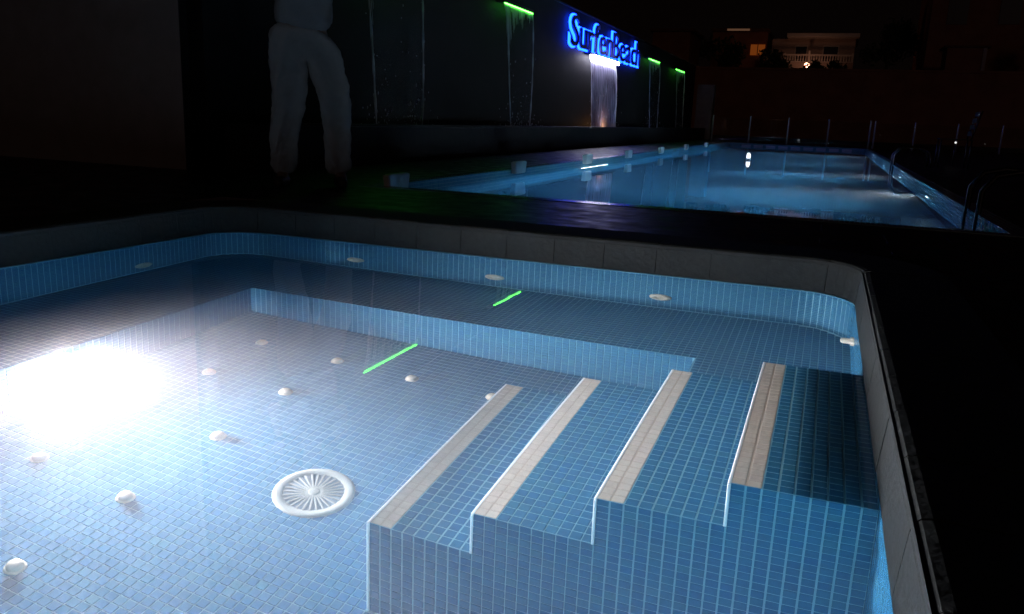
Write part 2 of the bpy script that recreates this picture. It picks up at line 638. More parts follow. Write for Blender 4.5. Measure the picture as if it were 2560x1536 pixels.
# bench
bench = empty('tiled_bench', (-1.4, 3.1, ZB), 'blue tiled seat ledge running under water along the left and back spa walls', 'bench')
bm = bmesh.new()
box(bm, XL - 0.03, XBL, YN - 0.02, YB + 0.03, ZF - 0.02, ZB)
box(bm, XBL, XR + 0.03, YBF, YB + 0.03, ZF - 0.02, ZB)
box(bm, XBR, XR + 0.03, YS1 + 0.002, YBF, ZF - 0.02, ZB)
bm_obj('bench_body', bm, M['grout'], bench)
bt = grid((XL, 0.7, ZB), (1, 0, 0), (0, 1, 0), 112, 101,
          lambda p: (p[0] < XBL or p[1] > YBF or (p[0] > XBR and p[1] > YS1)) and p[0] < XR and p[1] < YB)
bt = [t for t in bt if not ((t[0][0] < XL + RC and t[0][1] > YB - RC and math.hypot(t[0][0] - XL - RC, t[0][1] - YB + RC) > RC) or
                            (t[0][0] > XR - RC and t[0][1] > YB - RC and math.hypot(t[0][0] - XR + RC, t[0][1] - YB + RC) > RC))]
lay(bt, bench, 'seat_tile')
nr = 12
pz = (ZB - ZF) / 13
fr = grid((XBL, YBF, ZF), (1, 0, 0), (0, 0, 1), 71, 13, lambda p: p[0] < XBR, pv=pz)
fr += grid((XBL, 0.9, ZF), (0, 1, 0), (0, 0, 1), 72, 13, lambda p: p[1] < YBF, pv=pz)
fr += grid((XBR, YBF, ZF), (0, -1, 0), (0, 0, 1), 19, 13, None, pv=pz)
lay(fr, bench, 'front_tile')

# steps
steps = empty('pool_steps', (-0.4, 2.0, ZF), 'flight of four blue tiled steps with beige nosings rising to the right spa wall', 'steps')
bm = bmesh.new()
zp = ZF - 0.02
for x, z in zip(SX, SZ):
    box(bm, x, XR + 0.03, YS0, YS1, zp, z)
    zp = z
bm_obj('step_body', bm, M['grout'], steps)
tt, nn = [], []
xe = SX[1:] + [XR]
PY = (YS1 - YS0) / 31
for x0, x1, z in zip(SX, xe, SZ):
    nu = int(round((x1 - x0) / PITCH))
    g = grid((x0, YS0, z), (1, 0, 0), (0, 1, 0), nu, 31, None, pu=(x1 - x0) / nu, pv=PY)
    for t in g:
        (nn if t[0][0] - x0 < 2 * (x1 - x0) / nu else tt).append(t)
def in_steps(p):
    for x, z in list(zip(SX, SZ))[::-1]:
        if p[0] > x + 0.006: return p[2] < z - 0.004
    return False
ff = []
for x0, x1, z in zip(SX, xe, SZ):
    nu = int(round((x1 - x0) / PITCH))
    ff += grid((x0, YS0, ZF), (1, 0, 0), (0, 0, 1), nu, int(round((z - ZF) / PV)), None, pu=(x1 - x0) / nu, pv=PV)
rr = []
zp = ZF
for x, z in zip(SX, SZ):
    k = max(1, int(round((z - zp) / PITCH)))
    rr += grid((x, YS1, zp), (0, -1, 0), (0, 0, 1), 31, k, None, pu=PY, pv=(z - zp) / k)
    zp = z
bk = grid((XR, YS1, ZF), (-1, 0, 0), (0, 0, 1), 38, 33, lambda p: in_steps(p) and p[0] > SX[0] + .012, pu=(XR - SX[0]) / 38, pv=PV)
for x, x1, z in zip(SX, xe, SZ):
    bm = bmesh.new()
    w2 = 2 * (x1 - x) / int(round((x1 - x) / PITCH)) - 0.001
    box(bm, x + 0.002, x + w2, YS0 + 0.001, YS1 - 0.001, z - 0.004, z + 0.0005)
    bm_obj('nosing_bed', bm, M['nosegrout'], steps)
lay(tt, steps, 'tread_tile')
lay(ff, steps, 'side_tile')
lay(rr + bk, steps, 'riser_tile', limit=0)
lay(nn, steps, 'nosing_tile', NOSE_ME, M['nosing'])
zp = ZF
for x, z in zip(SX, SZ):
    bm = bmesh.new()
    box(bm, x - 0.0045, x + 0.002, YS0 - 0.003, YS1, z - 0.0045, z + 0.0024, 0.0015)
    bm_obj('edge_trim', bm, M['trim'], steps)
    bm = bmesh.new()
    box(bm, x - 0.0045, x + 0.002, YS0 - 0.0045, YS0 + 0.002, zp, z - 0.005, 0.0015)
    bm_obj('corner_trim', bm, M['trim'], steps)
    zp = z

# coping stones
coping = empty('stone_coping', (-1.4, 1.9, RIM), 'raised grey stone coping bordering the foreground spa pool', 'coping')
V, F = loop_solid([(0.006, 0.004), (0.006, RIM - 0.008), (0.29, RIM - 0.008), (0.29, 0.004)])
np_obj('mortar_bed', V, F, M['mortar'], coping)
prof = [(-0.004, 0.007), (-0.001, 0.05), (0.002, 0.09), (0.004, 0.115), (0.008, 0.129), (0.016, 0.137), (0.03, RIM), (0.15, RIM), (0.30, RIM), (0.30, 0.01)]
nst = round(LOOP / 0.232)
for i in range(nst):
    s0 = LOOP * i / nst + 0.0014; s1 = LOOP * (i + 1) / nst - 0.0014
    k = len(prof); sub = 5
    V, F = [], []
    dz = random.uniform(-0.0012, 0.0012); dd = random.uniform(-0.0012, 0.0012)
    for q in range(sub + 1):
        for d, z in prof:
            p, _, _ = path(s0 + (s1 - s0) * q / sub, d + dd)
            V.append((p[0], p[1], z + dz))
    for q in range(sub):
        for j in range(k):
            a, b = q * k + j, q * k + (j + 1) % k
            F.append((a, a + k, b + k, b))
    F.append(tuple(range(k))); F.append(tuple(range(sub * k, sub * k + k))[::-1])
    np_obj('coping_stone', V, F, M['stone'], coping)

# spa water
n = len(LS)
V = []
for z in (0.0, ZF - 0.06):
    for s in LS:
        p, _, _ = path(s, 0.02)
        V.append((p[0], p[1], z))
F = [tuple(range(n))[::-1], tuple(range(n, 2 * n))] + [(i, (i + 1) % n, n + (i + 1) % n, n + i) for i in range(n)]
bm = bmesh.new()
vv = [bm.verts.new(v) for v in V]
for f in F: bm.faces.new([vv[i] for i in f])
bmesh.ops.recalc_face_normals(bm, faces=bm.faces)
w = bm_obj('water', bm, M['spawater'], None)
tag(w, kind='structure')

# spa underwater lamp on the left bench front
def underwater_lamp(loc, normal, r, col, strength, label, group, em_name, power=2.0, cutoff=False):
    root = empty('underwater_lamp', loc, label, 'pool lamp', group)
    mtx = orient(loc, normal)
    bm = bmesh.new()
    lathe(bm, [(r * 0.98, 0.004), (r * 1.02, 0.012), (r * 1.18, 0.012), (r * 1.26, 0.006), (r * 1.27, -0.01), (r * 0.9, -0.01)], 28, mtx)
    bm_obj('lamp_ring', bm, M['white'], root, True)
    bm = bmesh.new()
    lathe(bm, [(0, 0.022), (r * 0.4, 0.020), (r * 0.75, 0.014), (r * 0.97, 0.003)], 28, mtx)
    bmesh.ops.recalc_face_normals(bm, faces=bm.faces)
    bm_obj('lens', bm, beam(em_name, col, strength, power, cutoff), root)
    return root
underwater_lamp((XBL + 0.012, 1.84, -0.74), (1, -0.28, 0.22), 0.10, (1.0, 0.91, 0.95), 2200, 'glaring round underwater lamp on the front of the left seat ledge in the spa', None, 'spa lamp light', 1.15, True)

# floor nozzles on a 0.34 m grid
NZ = [(-2.03, 1.553, 'beige floor nozzle nearest the lamp on its near side'), (-1.689, 1.534, 'beige floor nozzle left of the round drain casting a short shadow'),
      (-1.694, 1.205, 'beige floor nozzle at the bottom left corner, nearest the camera'), (-2.031, 1.92, 'pale floor nozzle in the brightest pool of lamp light'),
      (-1.692, 1.908, 'pale floor nozzle midway between the lamp and the round drain'), (-1.696, 2.26, 'pale floor nozzle straight behind the one between lamp and drain'),
      (-1.359, 2.572, 'white floor nozzle left of the lowest step and near the back ledge'), (-1.688, 2.577, 'small white floor nozzle near the left end of the green reflection'),
      (-1.03, 2.569, 'white floor nozzle hidden partly behind the far end of the lowest step'), (-2.05, 2.585, 'faint floor nozzle near the corner of the two seat ledges'),
      (-2.028, 2.255, 'faint floor nozzle in the glare behind the lamp')]
bm = bmesh.new()
lathe(bm, [(0, 0.022), (0.009, 0.022), (0.016, 0.0195), (0.0195, 0.014), (0.020, 0.0), (0.020, -0.003)], 20)
NOZ = bm_obj('floor_nozzle', bm, M['beige'], None, True)
bm = bmesh.new()
lathe(bm, [(0.0195, 0.004), (0.025, 0.003), (0.026, -0.003)], 20)
NOZF = bm_obj('flange', bm, M['beige'], NOZ, True)
first = True
for x, y, lb in NZ:
    if first: o = NOZ; first = False
    else:
        o = NOZ.copy(); C.objects.link(o)
        f = NOZF.copy(); C.objects.link(f); f.parent = o
    o.location = (x, y, ZF + 0.001)
    tag(o, lb, 'nozzle', 'floor nozzles of the spa')

# main drain
dr = empty('floor_drain', (-1.265, 1.805, ZF), 'round white floor drain with a radial grille on the spa floor', 'drain')
T = Matrix.Translation((-1.265, 1.805, ZF + 0.001)) @ Matrix.Diagonal((1.1, 1.1, 1, 1))
bm = bmesh.new()
lathe(bm, [(0.078, 0.002), (0.081, 0.0045), (0.098, 0.004), (0.105, 0.0025), (0.107, -0.002)], 40, T)
bm_obj('rim', bm, M['cream'], dr, True)
bm = bmesh.new()
lathe(bm, [(0, 0.0012), (0.08, 0.0012)], 40, T)
bm_obj('drain_plate', bm, simple('drain recess', (0.20, 0.26, 0.30), 0.6), dr)
bm = bmesh.new()
lathe(bm, [(0, 0.005), (0.012, 0.005), (0.016, 0.004), (0.017, 0.001)], 24, T)
bm_obj('hub', bm, M['cream'], dr, True)
bm = bmesh.new()
box(bm, 0.014, 0.087, -0.0024, 0.0024, 0.001, 0.0042, 0.0008)
ribm = bpy.data.meshes.new('rib'); bm.to_mesh(ribm); bm.free(); ribm.materials.append(M['cream'])
for k in range(28):
    o = bpy.data.objects.new('grille_rib', ribm); C.objects.link(o); o.parent = dr
    o.location = (0, 0, 0.001); o.rotation_euler = (0, 0, 2 * math.pi * k / 28)

# wall inlets
INL = [((-2.16, YB, -0.418), (0, -1, 0), 'oval white wall inlet on the back spa wall, leftmost of that wall'),
       ((-1.403, YB, -0.418), (0, -1, 0), 'oval white wall inlet in the middle of the back spa wall above the green reflection'),
       ((-0.617, YB, -0.412), (0, -1, 0), 'oval white wall inlet on the right part of the back spa wall'),
       ((XL, 2.86, -0.47), (1, 0, 0), 'faint white wall inlet on the left spa wall')]
bm = bmesh.new()
lathe(bm, [(0.016, 0.006), (0.019, 0.012), (0.034, 0.013), (0.047, 0.008), (0.050, -0.002)], 28)
INM = bm_obj('wall_inlet', bm, M['beige'], None, True)
bm = bmesh.new()
lathe(bm, [(0, 0.010), (0.010, 0.010), (0.016, 0.006)], 20)
INB = bm_obj('nozzle_ball', bm, M['beige'], INM, True)
for i, (l, nn_, lb) in enumerate(INL):
    if i == 0: o = INM
    else:
        o = INM.copy(); C.objects.link(o)
        f = INB.copy(); C.objects.link(f); f.parent = o
    o.matrix_world = orient(Vector(l) + Vector(nn_) * 0.002, nn_)
    tag(o, lb, 'inlet', 'wall inlets of the spa')
bm = bmesh.new()
lathe(bm, [(0, 0.045), (0.018, 0.043), (0.026, 0.034), (0.027, 0.012), (0.040, 0.010), (0.043, -0.002)], 24, orient((XR - 0.002, 3.02, -0.30), (-1, 0, 0)))
tag(bm_obj('push_button', bm, M['beige'], None, True), 'bright white knob standing out of the right spa wall near the back corner', 'knob')

# ------------------------------------------------------------------ deck and ground
LX0, LX1, LY0, LY1 = -2.92, 0.965, 5.05, 26.2
ox0, ox1, oy0, oy1 = XL - 0.295, XR + 0.295, YN - 0.295, YB + 0.295
DZ = 0.136
def sheet(name, rects, z, m, kind='structure'):
    V, F = [], []
    for x0, x1, y0, y1 in rects:
        k = len(V)
        V += [(x0, y0, z), (x1, y0, z), (x1, y1, z), (x0, y1, z)]
        F.append((k, k + 1, k + 2, k + 3))
    o = np_obj(name, V, F, m)
    return tag(o, kind=kind)
DX0, DX1, DY0, DY1 = -9.0, 9.0, -4.0, 33.0
sheet('deck', [(DX0, DX1, DY0, oy0), (DX0, ox0, oy0, oy1), (ox1, DX1, oy0, oy1), (DX0, DX1, oy1, LY0),
               (DX0, LX0, LY0, LY1), (LX1, DX1, LY0, LY1), (DX0, DX1, LY1, DY1)], DZ, M['deck'])
G = 700
sheet('ground', [(-G, G, -G, DY0), (-G, G, DY1, G), (-G, DX0, DY0, DY1), (DX1, G, DY0, DY1)], DZ - 0.004, M['soil'])
_o = bpy.data.objects['deck']

# ------------------------------------------------------------------ lap pool
lap = empty('lap_pool', (-1.0, 15.0, 0.0), 'long blue lap pool behind the spa, lit from its right wall', 'pool')
bm = bmesh.new()
z0 = -1.45
box(bm, LX0 - 0.12, LX0, LY0 - 0.12, LY1 + 0.12, z0, DZ + 0.004)
bm_obj('side_wall', bm, M['laptile'], lap)
bm = bmesh.new()
box(bm, LX1, LX1 + 0.12, LY0 - 0.12, LY1 + 0.12, z0, DZ + 0.004)
bm_obj('side_wall', bm, M['laptile'], lap)
bm = bmesh.new()
box(bm, LX0, LX1, LY0 - 0.12, LY0, z0, DZ + 0.004)
bm_obj('end_wall', bm, M['laptile'], lap)
bm = bmesh.new()
box(bm, LX0, LX1, LY1, LY1 + 0.12, z0, DZ + 0.004)
bm_obj('end_wall', bm, M['laptile'], lap)
bm = bmesh.new()
box(bm, LX0, LX1, LY0, LY1, z0 - 0.1, -1.30)
bm_obj('floor', bm, M['laptile'], lap)
for i in range(9):                                    # square panels along the far wall
    x = -2.55 + i * 0.36
    bm = bmesh.new()
    box(bm, x, x + 0.27, LY1 - 0.02, LY1 - 0.001, -0.07, 0.10, 0.004)
    bm_obj('wall_panel', bm, simple('pale blue panel', (0.25, 0.36, 0.5), 0.3) if i == 0 else bpy.data.materials['pale blue panel'], lap)
bm = bmesh.new()
ZLW = 0.052
box(bm, LX0 - 0.01, LX1 + 0.01, LY0 - 0.01, LY1 + 0.01, -1.34, ZLW)
tag(bm_obj('water', bm, M['lapwater']), kind='structure')

names = ['nearest', 'second', 'third', 'farthest']
for i, y in enumerate((9.0, 12.5, 16.5, 20.9)):
    underwater_lamp((LX1 - 0.002, y, -0.13), (-1, 0, -0.10), 0.10, (0.80, 0.95, 1.0), 2900, names[i] + ' small white lamp on the right wall of the lap pool', 'lamps on the right wall of the lap pool', 'lap lamp light', 5.0)
slot = empty('slot_light', (LX0, 10.65, 0.0), 'bright white slot light in the left wall of the lap pool at the waterline', 'light')
bm = bmesh.new(); box(bm, LX0, LX0 + 0.012, 9.98, 11.32, -0.055, 0.020, 0.003)
bm_obj('frame', bm, M['white'], slot)
bm = bmesh.new(); box(bm, LX0 + 0.013, LX0 + 0.02, 10.0, 11.3, -0.045, 0.010)
bm_obj('light_strip', bm, emit('slot light', (0.85, 0.95, 1.0), 14), slot)

# white flared blocks along its left edge
BLK = [5.20, 7.7, 10.2, 12.5, 15.1, 17.9, 20.9]
lbn = ['nearest, at the left corner,', 'second', 'third', 'fourth', 'fifth', 'sixth', 'farthest']
def block_bm():
    bm = bmesh.new()
    box(bm, -0.026, 0.026, -0.15, 0.15, 0, 0.115)
    for v in bm.verts:
        k = 0.9 if v.co.z < 0.05 else 1.06
        v.co.x *= k; v.co.y *= k
    bmesh.ops.bevel(bm, geom=bm.edges[:], offset=0.006, segments=2, affect='EDGES')
    return bm
block_m = simple('weathered white plastic', (0.52, 0.56, 0.52), 0.6, var=0.15, bscale=12)
BK = bm_obj('edge_block', block_bm(), block_m)
bm = bmesh.new()
box(bm, -0.022, 0.022, -0.13, 0.13, 0.1155, 0.1195, 0.002)
BL = bm_obj('lid', bm, block_m, BK)
for i, y in enumerate(BLK):
    if i == 0: o = BK
    else:
        o = BK.copy(); C.objects.link(o)
        f = BL.copy(); C.objects.link(f); f.parent = o
    o.location = (LX0 + 0.03, y, 0.10)
    tag(o, lbn[i] + ' white flared block on the left edge of the lap pool', 'block', 'white blocks along the left edge of the lap pool')

# ------------------------------------------------------------------ waterfall wall, trough
XW = -4.75
ww = empty('waterfall_wall', (XW, 17.5, 0.13), 'long black stone wall carrying the water spouts and blue sign', 'wall')
bm = bmesh.new()
box(bm, XW - 0.4, XW, 5.4, 30.0, 0.13, 2.64)
bm_obj('wall_body', bm, M['blackstone'], ww)
bm = bmesh.new()
box(bm, XW - 0.42, XW + 0.015, 5.38, 30.02, 2.642, 2.672, 0.004)
bm_obj('wall_cap', bm, M['darkmetal'], ww)
tr = empty('water_trough', (-4.3, 17.5, 0.13), 'knee high dark stone trough along the foot of the waterfall wall', 'trough')
bm = bmesh.new()
box(bm, -4.36, -4.24, 5.6, 30.0, 0.13, 0.50, 0.004)
bm_obj('front_wall', bm, M['lipstone'], tr)
bm = bmesh.new()
box(bm, -4.38, -4.225, 5.58, 30.02, 0.502, 0.522, 0.004)
bm_obj('lip', bm, M['lipstone'], tr)
bm = bmesh.new()
box(bm, XW, -4.36, 5.6, 5.7, 0.13, 0.50)
bm_obj('end_wall', bm, M['lipstone'], tr)
bm = bmesh.new()
box(bm, XW, -4.36, 5.7, 30.0, 0.42, 0.455)
tag(bm_obj('water', bm, simple('trough water', (0.02, 0.025, 0.03), 0.08, bump=0.3, bscale=6)), kind='structure')

def spout(y0, y1, z, col, strength, label, sheetm='sheet', narrow=0.10, seed=0, gw=0.012, reach=0.132):
    r = random.Random(seed)
    root = empty('waterfall_spout', (XW, (y0 + y1) / 2, z), label, 'waterfall', 'water spouts on the black wall')
    bm = bmesh.new()
    box(bm, XW, XW + 0.13, y0 - 0.03, y1 + 0.03, z + 0.004, z + 0.05, 0.004)
    bm_obj('housing', bm, M['darkmetal'], root)
    bm = bmesh.new()
    box(bm, XW + 0.112, XW + reach, y0, y1, z - gw, z + 0.002)
    bm_obj('light_strip', bm, emit('spout light', col, strength), root)
    zb = 0.458
    ny, nz = 26, 22
    V, F = [], []
    def pos(u, t):
        yy = y0 + (y1 - y0) * (u + (0.5 - u) * narrow * t)
        fall = (z - gw - zb) * t
        x = XW + 0.115 + 0.11 * math.sqrt(max(t, 0)) + 0.012 * math.sin(u * 23 + t * 4 + seed) * t
        return (x, yy, z - gw - 0.002 - fall)
    for a in range(nz + 1):
        for b in range(ny + 1):
            V.append(pos(b / ny, a / nz))
    for a in range(nz):
        for b in range(ny):
            k = a * (ny + 1) + b
            F.append((k, k + 1, k + ny + 2, k + ny + 1))
    np_obj('water_sheet', V, F, M[sheetm], root, smooth=True)
    for u in (0.0, 1.0):
        bm = bmesh.new()
        tube(bm, [pos(u, t / 18) for t in range(19)], [0.010 + 0.004 * math.sin(t * 1.7 + seed) for t in range(19)], 6)
        bm_obj('water_strand', bm, M['strand'], root, True)
    # short threads breaking off under the lit lip
    if sheetm == 'sheet':
        bm = bmesh.new()
        for q in range(34):
            u = q / 33
            Lt = (0.9, 0.7, 0.55)[q] if q < 3 else 0.05 + (0.42 * (1 - u) ** 1.5 + 0.10) * r.random()
            dz = z - gw - zb
            k = max(3, int(Lt / 0.04))
            tube(bm, [tuple(np.array(pos(u, Lt / dz * t / k)) + [0.004, 0, 0]) for t in range(k + 1)], [0.009 * (1 - 0.8 * t / k) for t in range(k + 1)], 5)
        bm_obj('water_threads', bm, M['strand'], root, True, kind='stuff')
    # droplets and splash
    bm = bmesh.new()
    for _ in range(110):
        t = r.random() ** 0.5
        if r.random() < 0.55:
            h = zb + abs(r.gauss(0, 0.16)); yy = r.uniform(y0 - 0.15, y1 + 0.15); x = r.uniform(XW + 0.05, XW + 0.38)
            sz = r.uniform(0.002, 0.006)
        else:
            p = pos(r.choice([r.random(), 0.02, 0.97, r.random()]), t)
            x, yy, h = p[0] + r.gauss(0, 0.02), p[1] + r.gauss(0, 0.03), p[2]
            sz = r.uniform(0.002, 0.007)
        m_ = Matrix.Translation((x, yy, h)) @ Matrix.Diagonal((1, 1, r.uniform(1, 4), 1))
        bmesh.ops.create_icosphere(bm, subdivisions=1, radius=sz, matrix=m_)
    bm_obj('splash', bm, M['strand'], root, kind='stuff')
    return root
GRN = (0.085, 1.0, 0.06)
spout(7.60, 8.87, 2.24, GRN, 11, 'nearest green lit spout, mostly above the frame, with a thin clear water sheet', seed=1, narrow=0.2)
spout(11.48, 12.66, 2.25, GRN, 11, 'green lit spout left of the blue sign with a narrowing water sheet', seed=2, narrow=0.30)
spout(16.10, 18.12, 1.90, (0.84, 0.82, 1.0), 30, 'broad white lit waterfall under the blue sign', 'foamsheet', 0.02, seed=3, gw=0.06, reach=0.21)
spout(21.55, 22.95, 2.25, GRN, 9, 'small green lit spout just right of the blue sign', seed=4, narrow=0.2)
spout(25.5, 27.0, 2.245, GRN, 9, 'farthest small green lit spout near the end of the black wall', seed=5, narrow=0.2)

bm = bmesh.new()
lathe(bm, [(0, 0.02), (0.10, 0.015), (0.14, 0.0), (0.145, -0.01)], 20, Matrix.Translation((-4.47, 16.95, 0.47)))
tag(bm_obj('trough_lamp', bm, emit('warm trough light', (1.0, 0.45, 0.12), 12), None, True), 'warm lamp in the trough at the foot of the white waterfall', 'lamp')

# sign: halo lit letters
sign = empty('wall_sign', (XW, 17.7, 2.2), 'glowing blue halo lit letters on the black wall', 'sign')
txt = 'SurfenBeach'
halo_m = emit('blue halo', (0.004, 0.040, 1.0), 13.0)
face_m = simple('dark blue letter face', (0.01, 0.012, 0.05), 0.35)
def letter_mesh(ch, off, ext):
    cu = bpy.data.curves.new('letter', 'FONT')
    cu.body = ch
    cu.size = 0.78
    cu.offset = off
    cu.extrude = ext
    cu.resolution_u = 4
    ob = bpy.data.objects.new('tmp', cu)
    C.objects.link(ob)
    bpy.context.view_layer.update()
    dg = bpy.context.evaluated_depsgraph_get()
    me = bpy.data.meshes.new_from_object(ob.evaluated_get(dg))
    bpy.data.objects.remove(ob)
    xs = [v.co.x for v in me.vertices]
    return me, min(xs), max(xs)
adv, wid = [], []
for ch in txt:
    me, a, b = letter_mesh(ch, 0, 0.01)
    wid.append((a, b))
gap = 0.07
tot = sum(b - a for a, b in wid) + gap * (len(txt) - 1)
k = 5.75 / tot
y = 14.85
for ch, (a, b) in zip(txt, wid):
    big = 1.0 if ch in 'SBfh' else 1.0
    me, _, _ = letter_mesh(ch, 0, 0.02)
    for v in me.vertices:
        lx, ly, lz = v.co
        v.co = (XW + 0.10 + lz, y + (lx - a) * k, 1.98 + ly)
    me.materials.clear(); me.materials.append(face_m)
    o = bpy.data.objects.new('letter', me); C.objects.link(o); o.parent = sign
    o.matrix_parent_inverse = Matrix.Translation(-Vector(sign.location))
    me2, _, _ = letter_mesh(ch, 0.032, 0.012)
    for v in me2.vertices:
        lx, ly, lz = v.co
        v.co = (XW + 0.055 + lz, y + (lx - a) * k, 1.98 + ly)
    me2.materials.clear(); me2.materials.append(halo_m)
    h = bpy.data.objects.new('halo', me2); C.objects.link(h); h.parent = o
    h.matrix_parent_inverse = Matrix.Identity(4)
    y += (b - a + gap) * k

# ------------------------------------------------------------------ left building wall
bm = bmesh.new()
box(bm, -14.0, -4.76, 5.15, 5.20, 0.13, 4.5)
bw = tag(bm_obj('building_wall', bm, M['plaster']), 'dim brown plastered wall at the far left beside the person', 'wall')

bm = bmesh.new()
box(bm, -4.759, -4.745, 5.152, 5.22, 0.13, 4.5)
bm_obj('end_trim', bm, M['blackstone'], bw)

# ------------------------------------------------------------------ person
def skin(name, joints, edges, m, parent, level=2, root=0, fold=0.0):
    """joints: {name: (xyz, r)}"""
    keys = list(joints)
    me = bpy.data.meshes.new(name)
    me.from_pydata([joints[k][0] for k in keys], [(keys.index(a), keys.index(b)) for a, b in edges], [])
    ob = bpy.data.objects.new(name + '_tmp', me)
    C.objects.link(ob)
    md = ob.modifiers.new('s', 'SKIN')
    for i, k_ in enumerate(keys):
        r_ = joints[k_][1]
        me.skin_vertices[0].data[i].radius = (r_, r_) if not isinstance(r_, tuple) else r_
    me.skin_vertices[0].data[root].use_root = True
    ss = ob.modifiers.new('d', 'SUBSURF'); ss.levels = level; ss.render_levels = level
    bpy.context.view_layer.update()
    dg = bpy.context.evaluated_depsgraph_get()
    out = bpy.data.meshes.new_from_object(ob.evaluated_get(dg))
    bpy.data.objects.remove(ob)
    for f in out.polygons: f.use_smooth = True
    if fold:
        from mathutils import noise
        for v in out.vertices:
            c = v.co
            f = noise.noise(Vector((c.x * 9, c.y * 9, c.z * 13 + 3 * math.sin(c.x * 14)))) + 0.5 * noise.noise(Vector((c.x * 24, c.y * 24, c.z * 30)))
            v.co = c + v.normal * fold * f
    out.materials.clear(); out.materials.append(m)
    o = bpy.data.objects.new(name, out)
    C.objects.link(o)
    if parent: 
        o.parent = parent
        o.matrix_parent_inverse = Matrix.Translation(-Vector(parent.location))
    return o
per = empty('person', (-3.27, 4.62, DZ), 'person in light trousers and pale shirt standing on the dark deck by the left wall', 'person')
skin_m = simple('skin', (0.20, 0.13, 0.10), 0.6)
trou_m = simple('pale trousers', (0.27, 0.265, 0.265), 0.9, bump=0.5, bscale=14, var=0.15)
shirt_m = simple('pale shirt', (0.22, 0.222, 0.235), 0.9, bump=0.5, bscale=12, var=0.12)
J = dict(pel=((-3.265, 4.62, 1.10), 0.13), wst=((-3.26, 4.625, 1.26), 0.125), chs=((-3.25, 4.63, 1.50), 0.14), nck=((-3.24, 4.62, 1.68), 0.055),
         hd0=((-3.235, 4.61, 1.78), 0.075), hd1=((-3.23, 4.60, 1.90), 0.085), hd2=((-3.23, 4.605, 1.97), 0.05),
         hA=((-3.335, 4.57, 1.06), 0.10), kA=((-3.335, 4.56, 0.66), 0.062), aA=((-3.385, 4.56, 0.24), 0.042), fA=((-3.34, 4.45, 0.175), 0.035),
         hB=((-3.195, 4.68, 1.05), 0.10), kB=((-3.10, 4.74, 0.66), 0.06), aB=((-3.115, 4.80, 0.24), 0.042), fB=((-3.02, 4.70, 0.175), 0.035),
         sA=((-3.42, 4.56, 1.58), 0.06), eA=((-3.46, 4.46, 1.40), 0.042), wA=((-3.30, 4.32, 1.56), 0.03),
         sB=((-3.08, 4.70, 1.58), 0.06), eB=((-3.00, 4.66, 1.40), 0.042), wB=((-3.12, 4.42, 1.56), 0.03))
skin('body', J, [('pel', 'wst'), ('wst', 'chs'), ('chs', 'nck'), ('nck', 'hd0'), ('hd0', 'hd1'), ('hd1', 'hd2'), ('pel', 'hA'), ('hA', 'kA'), ('kA', 'aA'), ('aA', 'fA'),
                 ('pel', 'hB'), ('hB', 'kB'), ('kB', 'aB'), ('aB', 'fB'), ('chs', 'sA'), ('sA', 'eA'), ('eA', 'wA'), ('chs', 'sB'), ('sB', 'eB'), ('eB', 'wB')], skin_m, per)
T_ = dict(pel=((-3.265, 4.62, 1.13), 0.198), top=((-3.26, 4.625, 1.22), 0.186), hA=((-3.335, 4.57, 1.03), 0.162), tA=((-3.325, 4.57, 0.90), 0.138), uA=((-3.335, 4.56, 0.76), 0.120),
          kA=((-3.335, 4.55, 0.64), 0.118), cA=((-3.375, 4.555, 0.50), 0.102), aA=((-3.385, 4.56, 0.32), 0.094), eA=((-3.385, 4.56, 0.205), 0.096),
          hB=((-3.195, 4.68, 1.02), 0.150), tB=((-3.155, 4.71, 0.92), 0.126), uB=((-3.12, 4.735, 0.80), 0.120), kB=((-3.098, 4.74, 0.68), 0.114),
          cB=((-3.105, 4.77, 0.52), 0.098), aB=((-3.115, 4.79, 0.32), 0.094), eB=((-3.115, 4.80, 0.205), 0.096))
skin('trousers', T_, [('top', 'pel'), ('pel', 'hA'), ('hA', 'tA'), ('tA', 'uA'), ('uA', 'kA'), ('kA', 'cA'), ('cA', 'aA'), ('aA', 'eA'),
                      ('pel', 'hB'), ('hB', 'tB'), ('tB', 'uB'), ('uB', 'kB'), ('kB', 'cB'), ('cB', 'aB'), ('aB', 'eB')], trou_m, per, 4, fold=0.011)
H_ = dict(hem=((-3.26, 4.625, 1.10), 0.235), wst=((-3.255, 4.63, 1.33), 0.175), chs=((-3.25, 4.63, 1.50), 0.175), col=((-3.245, 4.625, 1.63), 0.085),
          sA=((-3.42, 4.56, 1.57), 0.085), eA=((-3.455, 4.49, 1.44), 0.072), sB=((-3.08, 4.70, 1.57), 0.085), eB=((-3.02, 4.675, 1.44), 0.072))
skin('shirt', H_, [('hem', 'wst'), ('wst', 'chs'), ('chs', 'col'), ('chs', 'sA'), ('sA', 'eA'), ('chs', 'sB'), ('sB', 'eB')], shirt_m, per, 4, fold=0.010)
skin('hair', dict(a=((-3.225, 4.625, 1.93), 0.095), b=((-3.22, 4.63, 1.99), 0.075), c=((-3.215, 4.655, 1.86), 0.07)), [('a', 'b'), ('a', 'c')], simple('dark hair', (0.02, 0.015, 0.012), 0.5), per)
for nm, (x, y_, dx, dy) in dict(A=(-3.372, 4.53, 0.04, -0.11), B=(-3.09, 4.77, 0.08, -0.09)).items():
    skin('shoe', dict(h=((x - dx * 0.4, y_ - dy * 0.4, 0.18), 0.046), m=((x + dx * .5, y_ + dy * .5, 0.178), 0.044), t=((x + dx * 1.3, y_ + dy * 1.3, 0.168), 0.034)),
         [('h', 'm'), ('m', 't')], simple('dark shoe', (0.03, 0.03, 0.03), 0.6), per)
